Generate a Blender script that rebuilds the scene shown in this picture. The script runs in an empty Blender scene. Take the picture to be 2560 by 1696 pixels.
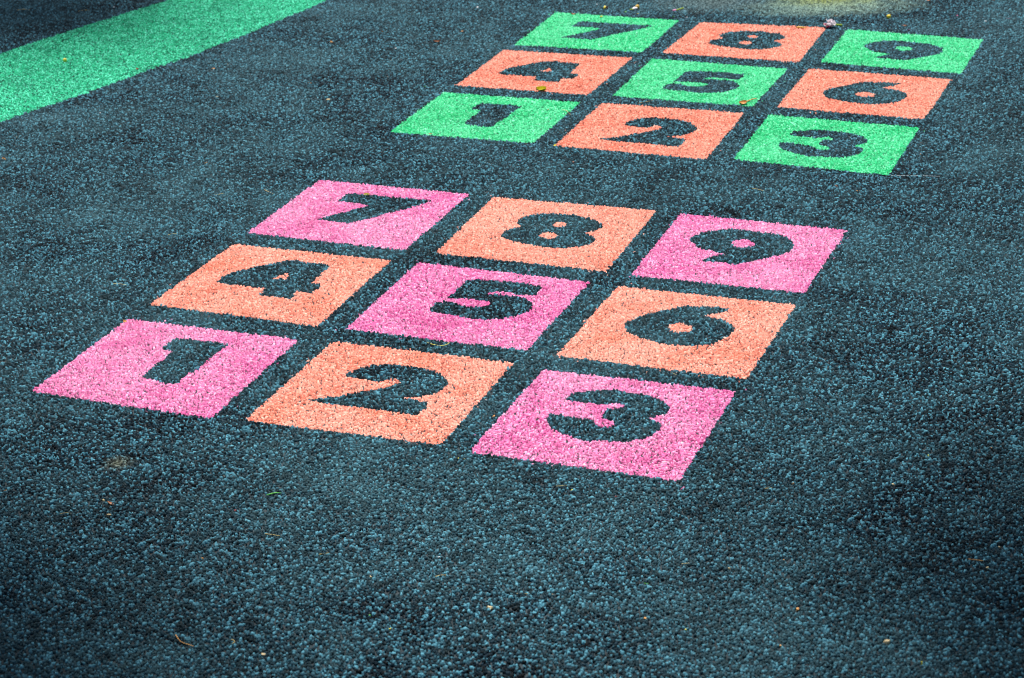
import bpy, math, random
import numpy as np
from mathutils import Matrix, Vector

sc = bpy.context.scene
COL = sc.collection
RNG = np.random.default_rng(7)
random.seed(7)

# ------------------------------------------------------------------ camera
cam_data = bpy.data.cameras.new("camera")
cam = bpy.data.objects.new("camera", cam_data)
COL.objects.link(cam)
CAM_H, PITCH, ROLL = 1.6, 0.39602, -0.03433
fwd = Vector((0, math.cos(PITCH), -math.sin(PITCH)))
r0, u0 = Vector((1, 0, 0)), Vector((0, math.sin(PITCH), math.cos(PITCH)))
right = math.cos(ROLL) * r0 + math.sin(ROLL) * u0
up = -math.sin(ROLL) * r0 + math.cos(ROLL) * u0
m = Matrix.Identity(4)
for i in range(3):
    m[i][0], m[i][1], m[i][2] = right[i], up[i], -fwd[i]
m[2][3] = CAM_H
cam.matrix_world = m
cam_data.sensor_width = 36.0
cam_data.lens = 77.70
cam_data.clip_start = 0.05
cam_data.clip_end = 2000
cam_data.dof.use_dof = True
cam_data.dof.focus_distance = 4.15
cam_data.dof.aperture_fstop = 9.0
sc.camera = cam

# ------------------------------------------------------------------ light
SUN_EL, SUN_AZ = math.radians(66), math.radians(-8)   # azimuth from +Y towards +X: high, a little behind the grids and a touch left
world = bpy.data.worlds.new("World")
sc.world = world
world.use_nodes = True
wn = world.node_tree.nodes
bg = wn["Background"]
sky = wn.new("ShaderNodeTexSky")
sky.sky_type = 'NISHITA'
sky.sun_disc = False
sky.sun_elevation = SUN_EL
sky.sun_rotation = SUN_AZ
sky.air_density = 1.0
sky.dust_density = 2.0
world.node_tree.links.new(sky.outputs[0], bg.inputs[0])
bg.inputs[1].default_value = 0.06
sun_data = bpy.data.lights.new("sun", 'SUN')
sun_data.energy = 4.8
sun_data.angle = math.radians(9)
sun_data.color = (1.0, 0.98, 0.95)
sun = bpy.data.objects.new("sun", sun_data)
COL.objects.link(sun)
sd = Vector((math.sin(SUN_AZ) * math.cos(SUN_EL), math.cos(SUN_AZ) * math.cos(SUN_EL), math.sin(SUN_EL)))
sun.rotation_euler = sd.to_track_quat('Z', 'Y').to_euler()
sun.location = sd * 30
sc.view_settings.view_transform = 'Standard'
sc.view_settings.look = 'None'
sc.view_settings.exposure = 0.48
sc.view_settings.gamma = 1.0
sc.view_settings.use_curve_mapping = False
sc.cycles.filter_width = 0.95
DIGITS = {
 1: [
  "0.373,0.809c 0.422,0.836 0.58,0.836 0.68,0.825c 0.666,0.666 0.669,0.519 0.652,0.448 0.651,0.363 0.66,0.318c 0.599,0.301 0.533,0.319 0.453,0.329c 0.445,0.429 0.452,0.566 0.448,0.619 0.456,0.669c 0.374,0.686c 0.374,0.745",
 ],
 2: [
  "0.245,0.613c 0.269,0.707 0.315,0.76 0.387,0.798 0.499,0.804 0.602,0.794 0.685,0.761 0.736,0.715 0.769,0.664 0.767,0.6 0.738,0.529 0.68,0.471 0.594,0.447c 0.703,0.432 0.765,0.417c 0.764,0.336 0.757,0.282c 0.652,0.284 0.538,0.288 0.37,0.286 0.268,0.285 0.186,0.296c 0.289,0.356 0.37,0.429 0.448,0.497 0.515,0.566 0.542,0.613c 0.522,0.636 0.471,0.652 0.449,0.62 0.434,0.594 0.388,0.594 0.311,0.602",
 ],
 3: [
  "0.246,0.675c 0.249,0.744 0.296,0.792 0.362,0.829 0.449,0.85 0.5,0.838 0.588,0.833 0.656,0.811 0.706,0.773 0.744,0.726 0.745,0.661 0.71,0.608 0.68,0.589c 0.707,0.558 0.745,0.551c 0.762,0.497 0.751,0.412 0.711,0.353 0.638,0.308 0.555,0.293 0.467,0.273 0.422,0.283 0.343,0.318 0.281,0.355 0.246,0.401 0.223,0.452 0.22,0.487c 0.251,0.499 0.337,0.492 0.423,0.489 0.448,0.475c 0.463,0.444 0.497,0.423 0.531,0.436 0.552,0.463 0.551,0.491 0.525,0.519 0.483,0.52c 0.47,0.545 0.467,0.588 0.468,0.635c 0.514,0.639 0.532,0.657 0.531,0.686 0.51,0.71 0.48,0.705 0.45,0.685 0.398,0.674 0.305,0.673",
 ],
 4: [
  "0.206,0.409c 0.198,0.485 0.217,0.561 0.274,0.649 0.345,0.728 0.435,0.826 0.507,0.843 0.55,0.827 0.674,0.83 0.703,0.805c 0.702,0.721 0.706,0.62 0.709,0.553c 0.765,0.543 0.784,0.518c 0.778,0.463 0.775,0.409c 0.694,0.415 0.69,0.401c 0.706,0.309c 0.648,0.309 0.57,0.306 0.514,0.307c 0.518,0.348 0.502,0.413c 0.477,0.41 0.376,0.407 0.292,0.403",
  "0.475,0.537c 0.498,0.613 0.517,0.674c 0.542,0.626 0.562,0.586c 0.56,0.558c 0.513,0.553",
 ],
 5: [
  "0.354,0.82c 0.403,0.847 0.505,0.858 0.655,0.875 0.713,0.861 0.77,0.862c 0.775,0.794 0.773,0.732c 0.714,0.718 0.646,0.733 0.543,0.718 0.522,0.667c 0.575,0.675 0.65,0.682 0.746,0.671 0.782,0.625 0.816,0.58 0.819,0.517 0.785,0.444 0.734,0.385 0.69,0.356 0.608,0.331 0.538,0.333 0.457,0.344 0.371,0.353 0.316,0.372c 0.314,0.427 0.314,0.483c 0.34,0.487 0.355,0.511c 0.403,0.498 0.459,0.479 0.514,0.473 0.561,0.486 0.59,0.507 0.595,0.541 0.579,0.576 0.526,0.584 0.471,0.583 0.4,0.569 0.341,0.553c 0.351,0.631 0.353,0.704 0.353,0.774",
 ],
 6: [
  "0.679,0.855c 0.633,0.849 0.573,0.852 0.504,0.832 0.441,0.822 0.403,0.788 0.342,0.723 0.279,0.646 0.238,0.576 0.214,0.519 0.231,0.448 0.266,0.39 0.322,0.362 0.422,0.325 0.499,0.311 0.585,0.314 0.662,0.344 0.716,0.385 0.759,0.456 0.775,0.531 0.772,0.598 0.731,0.657 0.681,0.692 0.629,0.708 0.572,0.711c 0.613,0.765 0.647,0.802",
  "0.429,0.524 0.445,0.563 0.484,0.59 0.542,0.576 0.57,0.539 0.563,0.495 0.525,0.466 0.486,0.469 0.452,0.493",
 ],
 7: [
  "0.274,0.669c 0.286,0.727 0.283,0.808c 0.394,0.818 0.508,0.817 0.656,0.821 0.805,0.82 0.816,0.802c 0.731,0.645 0.659,0.555 0.591,0.442 0.51,0.325c 0.428,0.327 0.301,0.331c 0.363,0.427 0.42,0.507 0.492,0.639c 0.449,0.659 0.385,0.668 0.313,0.658",
 ],
 8: [
  "0.292,0.604 0.289,0.659 0.313,0.721 0.355,0.76 0.389,0.783 0.485,0.803 0.548,0.805 0.615,0.79 0.702,0.762 0.749,0.715 0.773,0.677 0.774,0.623 0.737,0.573 0.708,0.539c 0.766,0.498 0.795,0.445 0.797,0.394 0.755,0.335 0.677,0.279 0.589,0.267 0.515,0.276 0.433,0.292 0.344,0.32 0.281,0.356 0.271,0.38 0.267,0.46 0.298,0.5 0.337,0.538c 0.319,0.57 0.302,0.584",
  "0.493,0.634 0.514,0.672 0.546,0.68 0.577,0.643 0.573,0.596 0.538,0.587 0.514,0.603",
  "0.479,0.424 0.487,0.466 0.515,0.496 0.561,0.486 0.583,0.448 0.576,0.402 0.549,0.39 0.514,0.402",
 ],
 9: [
  "0.174,0.606 0.174,0.656 0.221,0.748 0.29,0.801 0.357,0.832 0.446,0.84 0.523,0.832 0.6,0.828 0.676,0.799 0.733,0.745 0.754,0.693 0.765,0.631 0.742,0.551 0.69,0.488 0.633,0.424 0.565,0.349 0.515,0.315 0.439,0.322 0.381,0.318 0.318,0.322c 0.35,0.378 0.388,0.421 0.426,0.455c 0.371,0.46 0.315,0.478 0.265,0.496 0.216,0.552",
  "0.41,0.618 0.417,0.67 0.469,0.7 0.519,0.681 0.545,0.652 0.546,0.615 0.503,0.574 0.466,0.568 0.43,0.591",
 ],
}
NEAR = {
 1:[(-0.871, 3.6534), (-0.5298, 3.5084), (-0.4012, 3.8546), (-0.7443, 3.9898)],
 2:[(-0.4699, 3.4959), (-0.1255, 3.3692), (0.0025, 3.7095), (-0.3366, 3.8411)],
 3:[(-0.0795, 3.3391), (0.2627, 3.2015), (0.392, 3.5489), (0.0546, 3.6733)],
 4:[(-0.7135, 4.0624), (-0.372, 3.9174), (-0.2426, 4.2627), (-0.5815, 4.3962)],
 5:[(-0.3165, 3.8984), (0.0255, 3.764), (0.1596, 4.1018), (-0.1866, 4.248)],
 6:[(0.0797, 3.7348), (0.4149, 3.5994), (0.5495, 3.9436), (0.2125, 4.0749)],
 7:[(-0.5598, 4.4609), (-0.2168, 4.3192), (-0.0816, 4.6658), (-0.4268, 4.8033)],
 8:[(-0.1539, 4.2963), (0.1954, 4.1562), (0.3231, 4.5141), (-0.0305, 4.6413)],
 9:[(0.2414, 4.1317), (0.5728, 4.0023), (0.7105, 4.3504), (0.3721, 4.4896)],
}
FAR = {
 1:[(-0.2799, 5.1495), (0.0658, 5.0192), (0.1935, 5.345), (-0.1532, 5.4776)],
 2:[(0.1149, 4.9978), (0.4598, 4.8538), (0.5894, 5.2071), (0.2457, 5.3352)],
 3:[(0.5228, 4.8469), (0.8548, 4.695), (0.9886, 5.0404), (0.6476, 5.1868)],
 4:[(-0.1225, 5.5361), (0.2148, 5.4057), (0.3496, 5.7421), (0.003, 5.8677)],
 5:[(0.2738, 5.39), (0.6148, 5.2584), (0.745, 5.5849), (0.3993, 5.7289)],
 6:[(0.6726, 5.2457), (1.0105, 5.1046), (1.1429, 5.4371), (0.7991, 5.5808)],
 7:[(0.0331, 5.9135), (0.378, 5.7927), (0.5043, 6.1173), (0.1595, 6.2575)],
 8:[(0.4285, 5.7801), (0.7813, 5.6437), (0.9036, 5.9858), (0.5629, 6.0889)],
 9:[(0.8358, 5.6368), (1.1763, 5.4833), (1.301, 5.8028), (0.958, 5.9586)],
}
FAR_FIT = {
 1: (-0.040, -0.026, 0.990, 0.982),
 2: (0.035, -0.069, 0.921, 1.051),
 3: (-0.009, -0.068, 0.986, 0.964),
 4: (-0.013, -0.052, 0.975, 0.955),
 5: (-0.037, -0.091, 0.983, 0.998),
 6: (0.008, -0.060, 0.999, 1.006),
 7: (-0.014, -0.038, 1.086, 1.004),
 8: (-0.008, -0.021, 0.987, 0.970),
 9: (0.022, -0.071, 0.944, 1.004),
}
CHIPS = [
 ("brown","leaf flake",-0.9849,5.7961,0.0099,"brown leaf flake on the wide green band"),
 ("orange","leaf flake",-0.4729,6.0049,0.0135,"orange leaf flake well behind green square one of farther grid, leftmost"),
 ("orange","leaf flake",-0.7783,5.7740,0.0109,"orange leaf flake well behind pink square seven of nearer grid, left one"),
 ("orange","leaf flake",-0.5056,5.6018,0.0085,"orange leaf flake well behind pink square seven of nearer grid, right one"),
 ("cream","wood chip",-0.4472,5.4411,0.0124,"cream wood chip well behind pink square seven of nearer grid, right one"),
 ("cream","wood chip",-0.7376,5.5011,0.0094,"cream wood chip well behind pink square seven of nearer grid, left one"),
 ("white","grit grain",-1.0215,5.3933,0.0062,"white grit grain well behind peach square four of nearer grid"),
 ("orange","leaf flake",-1.1942,5.0348,0.0118,"orange leaf flake well behind pink square one of nearer grid"),
 ("orange","leaf flake",-0.7037,4.9535,0.0076,"orange leaf flake well behind peach square four of nearer grid"),
 ("cream","grit grain",-0.7422,5.8091,0.0066,"cream grit grain well behind pink square seven of nearer grid"),
 ("brown","leaf flake",-0.7037,6.0394,0.0080,"brown leaf flake well behind pink square seven of nearer grid"),
 ("white","grit grain",-1.1557,6.4960,0.0074,"white grit grain beyond the wide green band"),
 ("cream","grit grain",-1.1981,5.2120,0.0051,"cream grit grain well behind pink square one of nearer grid"),
 ("orange","leaf flake",-0.6617,4.7942,0.0065,"orange leaf flake behind peach square four of nearer grid"),
 ("brown","leaf flake",0.2092,6.2275,0.0128,"brown leaf flake on the green square seven of farther grid"),
 ("brown","leaf flake",-0.1779,5.9705,0.0179,"brown leaf flake well behind green square one of farther grid"),
 ("white","grit grain",-0.0674,6.3403,0.0083,"white grit grain well behind salmon square four of farther grid"),
 ("white","grit grain",-0.2913,5.9141,0.0078,"white grit grain well behind green square one of farther grid"),
 ("orange","leaf flake",-0.3353,6.1034,0.0069,"orange leaf flake well behind green square one of farther grid, middle one"),
 ("orange","leaf flake",-0.1111,6.0779,0.0091,"orange leaf flake well behind green square one of farther grid, rightmost"),
 ("cream","grit grain",-0.2991,5.7968,0.0054,"cream grit grain behind green square one of farther grid"),
 ("orange","leaf flake",-0.1802,5.1219,0.0068,"orange leaf flake on the green square one of farther grid, left one"),
 ("orange","leaf flake",0.0490,5.0167,0.0057,"orange leaf flake close in front of green square one of farther grid"),
 ("yellow","petal scrap",0.1168,4.9966,0.0076,"yellow petal scrap close in front of green square one of farther grid"),
 ("orange","leaf flake",0.1090,5.2909,0.0070,"orange leaf flake on the green square one of farther grid, right one"),
 ("peach","rubber crumb",0.1552,4.8651,0.0074,"peach rubber crumb behind peach square eight of nearer grid"),
 ("pink","rubber crumb",0.0327,4.8905,0.0056,"pink rubber crumb in front of green square one of farther grid"),
 ("orange","leaf flake",-0.3046,5.6336,0.0053,"orange leaf flake behind green square one of farther grid"),
 ("green","leaf scrap",-0.2032,5.5312,0.0063,"green leaf scrap close behind green square one of farther grid"),
 ("brown","leaf flake",1.1165,5.9702,0.0125,"brown leaf flake close behind green square nine of farther grid"),
 ("pink","petal scrap",1.1209,5.9265,0.0079,"pink petal scrap close behind green square nine of farther grid"),
 ("orange","leaf flake",0.9438,6.0997,0.0092,"orange leaf flake behind green square nine of farther grid"),
 ("orange","leaf flake",0.7709,4.5948,0.0071,"orange leaf flake close in front of green square three of farther grid"),
 ("brown","leaf flake",0.7289,4.6320,0.0072,"brown leaf flake close in front of green square three of farther grid"),
 ("cream","wood chip",0.5948,4.6573,0.0054,"cream wood chip close in front of green square three of farther grid"),
 ("orange","leaf flake",0.9525,4.8364,0.0047,"orange leaf flake in front of salmon square six of farther grid"),
 ("pink","rubber crumb",1.1058,5.1231,0.0060,"pink rubber crumb well in front of green square nine of farther grid"),
 ("pink","petal scrap",1.2794,6.0583,0.0081,"pink petal scrap behind green square nine of farther grid, left one"),
 ("pink","petal scrap",1.4113,6.0092,0.0104,"pink petal scrap behind green square nine of farther grid, right one"),
 ("white","grit grain",1.3453,5.9874,0.0080,"white grit grain behind green square nine of farther grid"),
 ("brown","leaf flake",1.2329,6.2487,0.0190,"brown leaf flake behind green square nine of farther grid, left one"),
 ("brown","leaf flake",1.4157,6.2277,0.0143,"brown leaf flake behind green square nine of farther grid, right one"),
 ("white","grit grain",0.5261,6.1341,0.0104,"white grit grain close behind salmon square eight of farther grid"),
 ("white","grit grain",0.2820,6.3249,0.0071,"white grit grain close behind green square seven of farther grid"),
 ("green","leaf scrap",0.3592,6.2300,0.0093,"green leaf scrap close behind green square seven of farther grid"),
 ("green","leaf scrap",0.4912,6.1524,0.0092,"green leaf scrap well behind green square five of farther grid"),
 ("yellow","petal scrap",0.2866,6.1849,0.0104,"yellow petal scrap on the green square seven of farther grid"),
 ("yellow","petal scrap",0.3923,6.2070,0.0070,"yellow petal scrap close behind green square seven of farther grid"),
 ("orange","leaf flake",-0.7481,3.9738,0.0079,"orange leaf flake on the pink square one of nearer grid"),
 ("cream","grit grain",-0.8369,3.3191,0.0041,"cream grit grain in front of pink square one of nearer grid"),
 ("yellow","petal scrap",-0.3123,4.6819,0.0126,"yellow petal scrap on the pink square seven of nearer grid"),
 ("dark brown","seed husk",-0.3241,3.8206,0.0060,"dark brown seed husk on the peach square two of nearer grid"),
 ("orange","leaf flake",-0.0358,3.4762,0.0076,"orange leaf flake close to the left of pink square three of nearer grid"),
 ("dark brown","seed husk",0.3667,3.6682,0.0058,"dark brown chip in place of a small hole in peach square six of nearer grid"),  # dark chip added in place of a small dark hole
 ("cream","grit grain",0.1388,3.9463,0.0046,"cream grit grain in front of peach square eight of nearer grid"),
 ("brown","leaf flake",-0.6542,3.1883,0.0144,"brown leaf flake well in front of pink square one of nearer grid"),
 ("cream","grit grain",-0.6682,3.2036,0.0059,"cream grit grain well in front of pink square one of nearer grid"),
 ("cream","wood chip",-0.6515,3.1503,0.0085,"cream wood chip well in front of pink square one of nearer grid"),
 ("cream","grit grain",-0.6598,2.9031,0.0055,"cream grit grain on the rubber at left foreground"),
 ("orange","wood chip",-0.4847,2.9941,0.0056,"orange wood chip on the rubber at left foreground"),
 ("cream","wood chip",-0.3657,2.7016,0.0080,"cream wood chip on the rubber at left front edge"),
 ("orange","leaf flake",-0.4426,2.6894,0.0080,"orange leaf flake on the rubber at left front edge"),
 ("cream","wood chip",-0.0454,2.8117,0.0105,"cream wood chip on the rubber at middle foreground"),
 ("cream","grit grain",-0.2235,2.9164,0.0060,"cream grit grain on the rubber at middle foreground, left one"),
 ("white","grit grain",-0.1220,2.9706,0.0055,"white grit grain on the rubber at middle foreground"),
 ("yellow","grit grain",-0.1883,2.7606,0.0052,"yellow grit grain on the rubber at middle front edge"),
 ("red","rubber crumb",-0.4499,3.1505,0.0052,"red rubber crumb well in front of pink square one of nearer grid"),
 ("orange","grit grain",-0.7299,3.0403,0.0044,"orange grit grain on the rubber at left foreground"),
 ("green","rubber crumb",-0.2194,2.8016,0.0053,"green rubber crumb on the rubber at middle front edge"),
 ("orange","leaf flake",-0.8374,3.2510,0.0054,"orange leaf flake well in front of pink square one of nearer grid"),
 ("cream","wood chip",0.6918,2.8798,0.0073,"cream wood chip on the rubber at right foreground"),
 ("yellow","grit grain",0.5470,2.6189,0.0073,"yellow grit grain on the rubber at right front edge, right one"),
 ("yellow","grit grain",0.0880,3.1818,0.0052,"yellow grit grain close in front of pink square three of nearer grid"),
 ("orange","grit grain",0.4434,3.1790,0.0052,"orange grit grain well in front of peach square six of nearer grid"),
 ("cream","wood chip",0.6009,3.1640,0.0072,"cream wood chip well in front of peach square six of nearer grid"),
 ("green","leaf scrap",0.1851,2.8657,0.0065,"green leaf scrap on the rubber at middle foreground"),
 ("orange","wood chip",0.1771,2.7664,0.0064,"orange wood chip on the rubber at middle front edge"),
 ("yellow","grit grain",0.2325,2.7299,0.0052,"yellow grit grain on the rubber at right front edge, left one"),
 ("orange","grit grain",0.3599,2.6773,0.0051,"orange grit grain on the rubber at right front edge"),
 ("cream","grit grain",0.0474,2.8430,0.0053,"cream grit grain on the rubber at middle foreground, right one"),
 ("cream","grit grain",0.3118,2.9032,0.0060,"cream grit grain on the rubber at right foreground, left one"),
 ("orange","wood chip",0.3973,2.7777,0.0076,"orange wood chip on the rubber at right foreground"),
 ("cream","grit grain",0.7224,2.9415,0.0062,"cream grit grain on the rubber at right foreground, right one"),
 ("yellow","grit grain",0.6766,3.2640,0.0054,"yellow grit grain well in front of pink square nine of nearer grid"),
 ("orange","wood chip",0.7841,3.2844,0.0054,"orange wood chip well in front of pink square nine of nearer grid"),
 ("red","rubber crumb",0.1571,3.1538,0.0051,"red rubber crumb close in front of pink square three of nearer grid"),
 ("orange","grit grain",0.3959,2.9258,0.0043,"orange grit grain on the rubber at right foreground"),
 ("red","rubber crumb",0.3464,2.7812,0.0041,"red rubber crumb on the rubber at right foreground"),
 ("cream","wood chip",0.5082,2.6783,0.0114,"cream wood chip on the rubber at right front edge"),
 ("pink","rubber crumb",0.2406,3.2428,0.0046,"pink rubber crumb on the pink square three of nearer grid"),
 ("orange","leaf flake",-0.4819,3.2766,0.0047,"orange leaf flake in front of pink square one of nearer grid"),
 ("orange","leaf flake",-0.2153,3.2050,0.0039,"orange leaf flake in front of peach square two of nearer grid"),
 ("yellow","petal scrap",-0.0966,3.3143,0.0040,"yellow petal scrap close in front of peach square two of nearer grid"),
]
STALKS = [
 ("straw",0.00090,[(-0.6597, 4.7185), (-0.6475, 4.7227), (-0.6366, 4.7299)],"short straw twig behind peach square four of nearer grid"),
 ("straw",0.00090,[(-0.5464, 4.7398), (-0.536, 4.7248), (-0.525, 4.7126)],"thin straw twig behind peach square four of nearer grid"),
 ("straw",0.00100,[(-1.4445, 6.4973), (-1.4267, 6.5045), (-1.4064, 6.4921)],"faded straw stalk beyond the wide green band"),
 ("straw",0.00099,[(-1.2553, 6.4617), (-1.2395, 6.4738), (-1.2232, 6.462)],"faded straw stalk with a kink beyond the wide green band"),
 ("straw",0.00075,[(-0.7286, 4.4603), (-0.7195, 4.4694), (-0.7108, 4.4685)],"stubby straw twig close behind peach square four of nearer grid"),
 ("straw",0.00066,[(-0.8021, 4.1795), (-0.787, 4.1759), (-0.7729, 4.1679)],"long pale straw stalk behind pink square one of nearer grid"),
 ("straw",0.00080,[(0.1426, 5.2835), (0.1534, 5.2789), (0.1577, 5.2613), (0.1637, 5.2369)],"forked pale stalk on the green square one of farther grid"),
 ("straw",0.00081,[(0.3357, 5.3158), (0.3545, 5.3275), (0.3793, 5.3385)],"fine straw stalk close behind salmon square two of farther grid"),
 ("straw",0.00066,[(0.5424, 4.6354), (0.5546, 4.6259), (0.5665, 4.6137)],"fine pale straw stalk close behind pink square nine of nearer grid"),
 ("yellow",0.00079,[(-0.159, 3.8156), (-0.146, 3.8049), (-0.1332, 3.798), (-0.1221, 3.8027), (-0.117, 3.8119)],"bent yellow stalk close in front of pink square five of nearer grid"),
 ("straw",0.00058,[(0.2777, 3.6415), (0.2853, 3.6372), (0.2924, 3.6276)],"pale straw sliver close in front of peach square six of nearer grid"),
 ("straw",0.00078,[(-0.395, 3.0647), (-0.3841, 3.0612), (-0.3712, 3.0563)],"pale green straw stalk on the rubber at left foreground"),
 ("straw",0.00065,[(-0.3059, 2.9928), (-0.2987, 2.9948), (-0.2908, 2.9956)],"dull straw stalk on the rubber at left foreground"),
 ("straw",0.00082,[(-0.1263, 2.9096), (-0.1198, 2.914), (-0.1103, 2.9146)],"pale straw stalk with a dark end on the rubber at middle foreground"),
 ("orange",0.00079,[(-0.4956, 2.7622), (-0.49, 2.7495), (-0.4844, 2.7414), (-0.4751, 2.7352), (-0.4653, 2.729)],"curved rust-coloured twig on the rubber at left front edge"),
 ("straw",0.00072,[(-0.4167, 2.7424), (-0.4124, 2.7443), (-0.4089, 2.7385), (-0.4117, 2.7321)],"curled straw tendril on the rubber at left front edge"),
 ("straw",0.00070,[(-0.0065, 2.8503), (0.0018, 2.8509), (0.0111, 2.849)],"pale straw sliver on the rubber at middle foreground"),
 ("orange",0.00072,[(0.6688, 2.9062), (0.68, 2.9029), (0.6928, 2.8983)],"dry orange-brown twig on the rubber at right foreground"),
 ("straw",0.00068,[(0.0633, 3.1966), (0.0737, 3.1973), (0.0808, 3.1981)],"short dull straw sliver close in front of pink square three of nearer grid"),
 ("straw",0.00080,[(0.3915, 3.1643), (0.3999, 3.1651), (0.4077, 3.1659)],"whitish straw sliver right of pink square three of nearer grid"),
 ("straw",0.00060,[(0.2424, 2.9218), (0.2509, 2.9237), (0.257, 2.9245)],"dull straw sliver on the rubber at right foreground"),
 ("white",0.00051,[(0.8603, 4.6902), (0.8971, 4.6862), (0.9317, 4.6797), (0.9657, 4.6704)],"fine white thread close in front of green square three of farther grid"),
 ("straw",0.00058,[(-0.0934, 3.3217), (-0.088, 3.3106), (-0.0846, 3.3134)],"tiny straw curl close in front of peach square two of nearer grid"),
 ("straw",0.00053,[(-0.7315, 3.159), (-0.7226, 3.1625), (-0.7123, 3.159)],"faint straw sliver well in front of pink square one of nearer grid"),
]

# ------------------------------------------------------------------ materials
def srgb(r, g, b):
    f = lambda c: (c / 255 / 12.92) if c / 255 <= 0.04045 else ((c / 255 + 0.055) / 1.055) ** 2.4
    return (f(r), f(g), f(b), 1.0)


def new_mat(name):
    mt = bpy.data.materials.new(name)
    mt.use_nodes = True
    nt = mt.node_tree
    return mt, nt, nt.nodes, nt.links, nt.nodes["Principled BSDF"]


def noise(nt, scale, detail=3.0, rough=0.55, vec=None):
    n = nt.nodes.new("ShaderNodeTexNoise")
    n.inputs["Scale"].default_value = scale
    n.inputs["Detail"].default_value = detail
    n.inputs["Roughness"].default_value = rough
    if vec is None:
        g = nt.nodes.new("ShaderNodeNewGeometry")
        vec = g.outputs["Position"]
    nt.links.new(vec, n.inputs["Vector"])
    return n


def ramp(nt, fac, stops):
    r = nt.nodes.new("ShaderNodeValToRGB")
    e = r.color_ramp.elements
    while len(e) < len(stops):
        e.new(0.5)
    for el, (p, c) in zip(e, stops):
        el.position = p
        el.color = c
    nt.links.new(fac, r.inputs["Fac"])
    return r


def mix(nt, fac, a, b, mode='MIX'):
    n = nt.nodes.new("ShaderNodeMix")
    n.data_type = 'RGBA'
    n.blend_type = mode
    for sock, v in ((n.inputs["Factor"], fac), (n.inputs[6], a), (n.inputs[7], b)):
        if isinstance(v, (int, float, tuple)):
            sock.default_value = v
        else:
            nt.links.new(v, sock)
    return n.outputs[2]


def maprange(nt, val, a, b, c, d):
    n = nt.nodes.new("ShaderNodeMapRange")
    nt.links.new(val, n.inputs["Value"])
    for k, v in zip(("From Min", "From Max", "To Min", "To Max"), (a, b, c, d)):
        n.inputs[k].default_value = v
    return n.outputs["Result"]


def ellipse(nt, cx, cy, rx, ry, wob=0.25):
    """0..1 mask of a stain lying on the ground, with an uneven edge"""
    g = nt.nodes.new("ShaderNodeNewGeometry")
    mp = nt.nodes.new("ShaderNodeMapping")
    mp.vector_type = 'TEXTURE'
    mp.inputs["Location"].default_value = (cx, cy, 0)
    mp.inputs["Scale"].default_value = (rx, ry, 100)
    nt.links.new(g.outputs["Position"], mp.inputs["Vector"])
    ln = nt.nodes.new("ShaderNodeVectorMath")
    ln.operation = 'LENGTH'
    nt.links.new(mp.outputs[0], ln.inputs[0])
    nz = noise(nt, 22, 4, 0.65)
    add = nt.nodes.new("ShaderNodeMath")
    add.operation = 'MULTIPLY_ADD'
    nt.links.new(nz.outputs["Fac"], add.inputs[0])
    add.inputs[1].default_value = wob * 4
    nt.links.new(ln.outputs["Value"], add.inputs[2])
    return maprange(nt, add.outputs[0], 0.2 + wob * 2, 1.1 + wob * 2, 1.0, 0.0)


def rubber(name, dark, mid, light, dust, dust_amt, rough=0.5, lichen=False, wear=None, spec=0.5):
    mt, nt, N_, L_, P = new_mat(name)
    at = N_.new("ShaderNodeAttribute")
    at.attribute_name = "tone"
    c = ramp(nt, at.outputs["Fac"], [(0.0, dark), (0.5, mid), (1.0, light)]).outputs["Color"]
    # walked-in dust and scuffing, in big soft patches of the place itself
    n1 = noise(nt, 2.1, 5, 0.62)
    n2 = noise(nt, 9.0, 4, 0.6)
    f1 = maprange(nt, n1.outputs["Fac"], 0.40, 0.68, 0.0, dust_amt)
    f2 = maprange(nt, n2.outputs["Fac"], 0.42, 0.70, 0.0, dust_amt * 0.6)
    c = mix(nt, f1, c, dust)
    c = mix(nt, f2, c, dust)
    n3 = noise(nt, 4.5, 6, 0.7)
    c = mix(nt, maprange(nt, n3.outputs["Fac"], 0.50, 0.30, 0.0, 0.45 if lichen else 0.2), c, dark)
    if wear is not None:
        f3 = maprange(nt, n2.outputs["Fac"], 0.48, 0.28, 0.0, 0.45)
        c = mix(nt, f3, c, wear)
    if lichen:
        tn = maprange(nt, at.outputs["Fac"], 0.10, 0.65, 0.25, 1.0)
        def stain(c, mask, col):
            mm = N_.new("ShaderNodeMath"); mm.operation = 'MULTIPLY'
            L_.new(mask, mm.inputs[0]); L_.new(tn, mm.inputs[1])
            return mix(nt, mm.outputs[0], c, col)
        c = stain(c, ellipse(nt, 0.95, 6.22, 0.28, 0.13, 0.26), srgb(150, 176, 156))
        c = stain(c, ellipse(nt, 0.96, 6.33, 0.19, 0.12, 0.30), srgb(150, 160, 82))
        c = stain(c, ellipse(nt, -0.665, 3.34, 0.032, 0.03, 0.3), srgb(110, 112, 92))
        c = stain(c, ellipse(nt, 0.62, 6.33, 0.2, 0.16, 0.3), srgb(105, 128, 128))
    L_.new(c, P.inputs["Base Color"])
    r = maprange(nt, at.outputs["Fac"], 0, 1, rough + 0.12, rough - 0.08)
    L_.new(r, P.inputs["Roughness"])
    P.inputs["Specular IOR Level"].default_value = spec
    return mt


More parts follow.
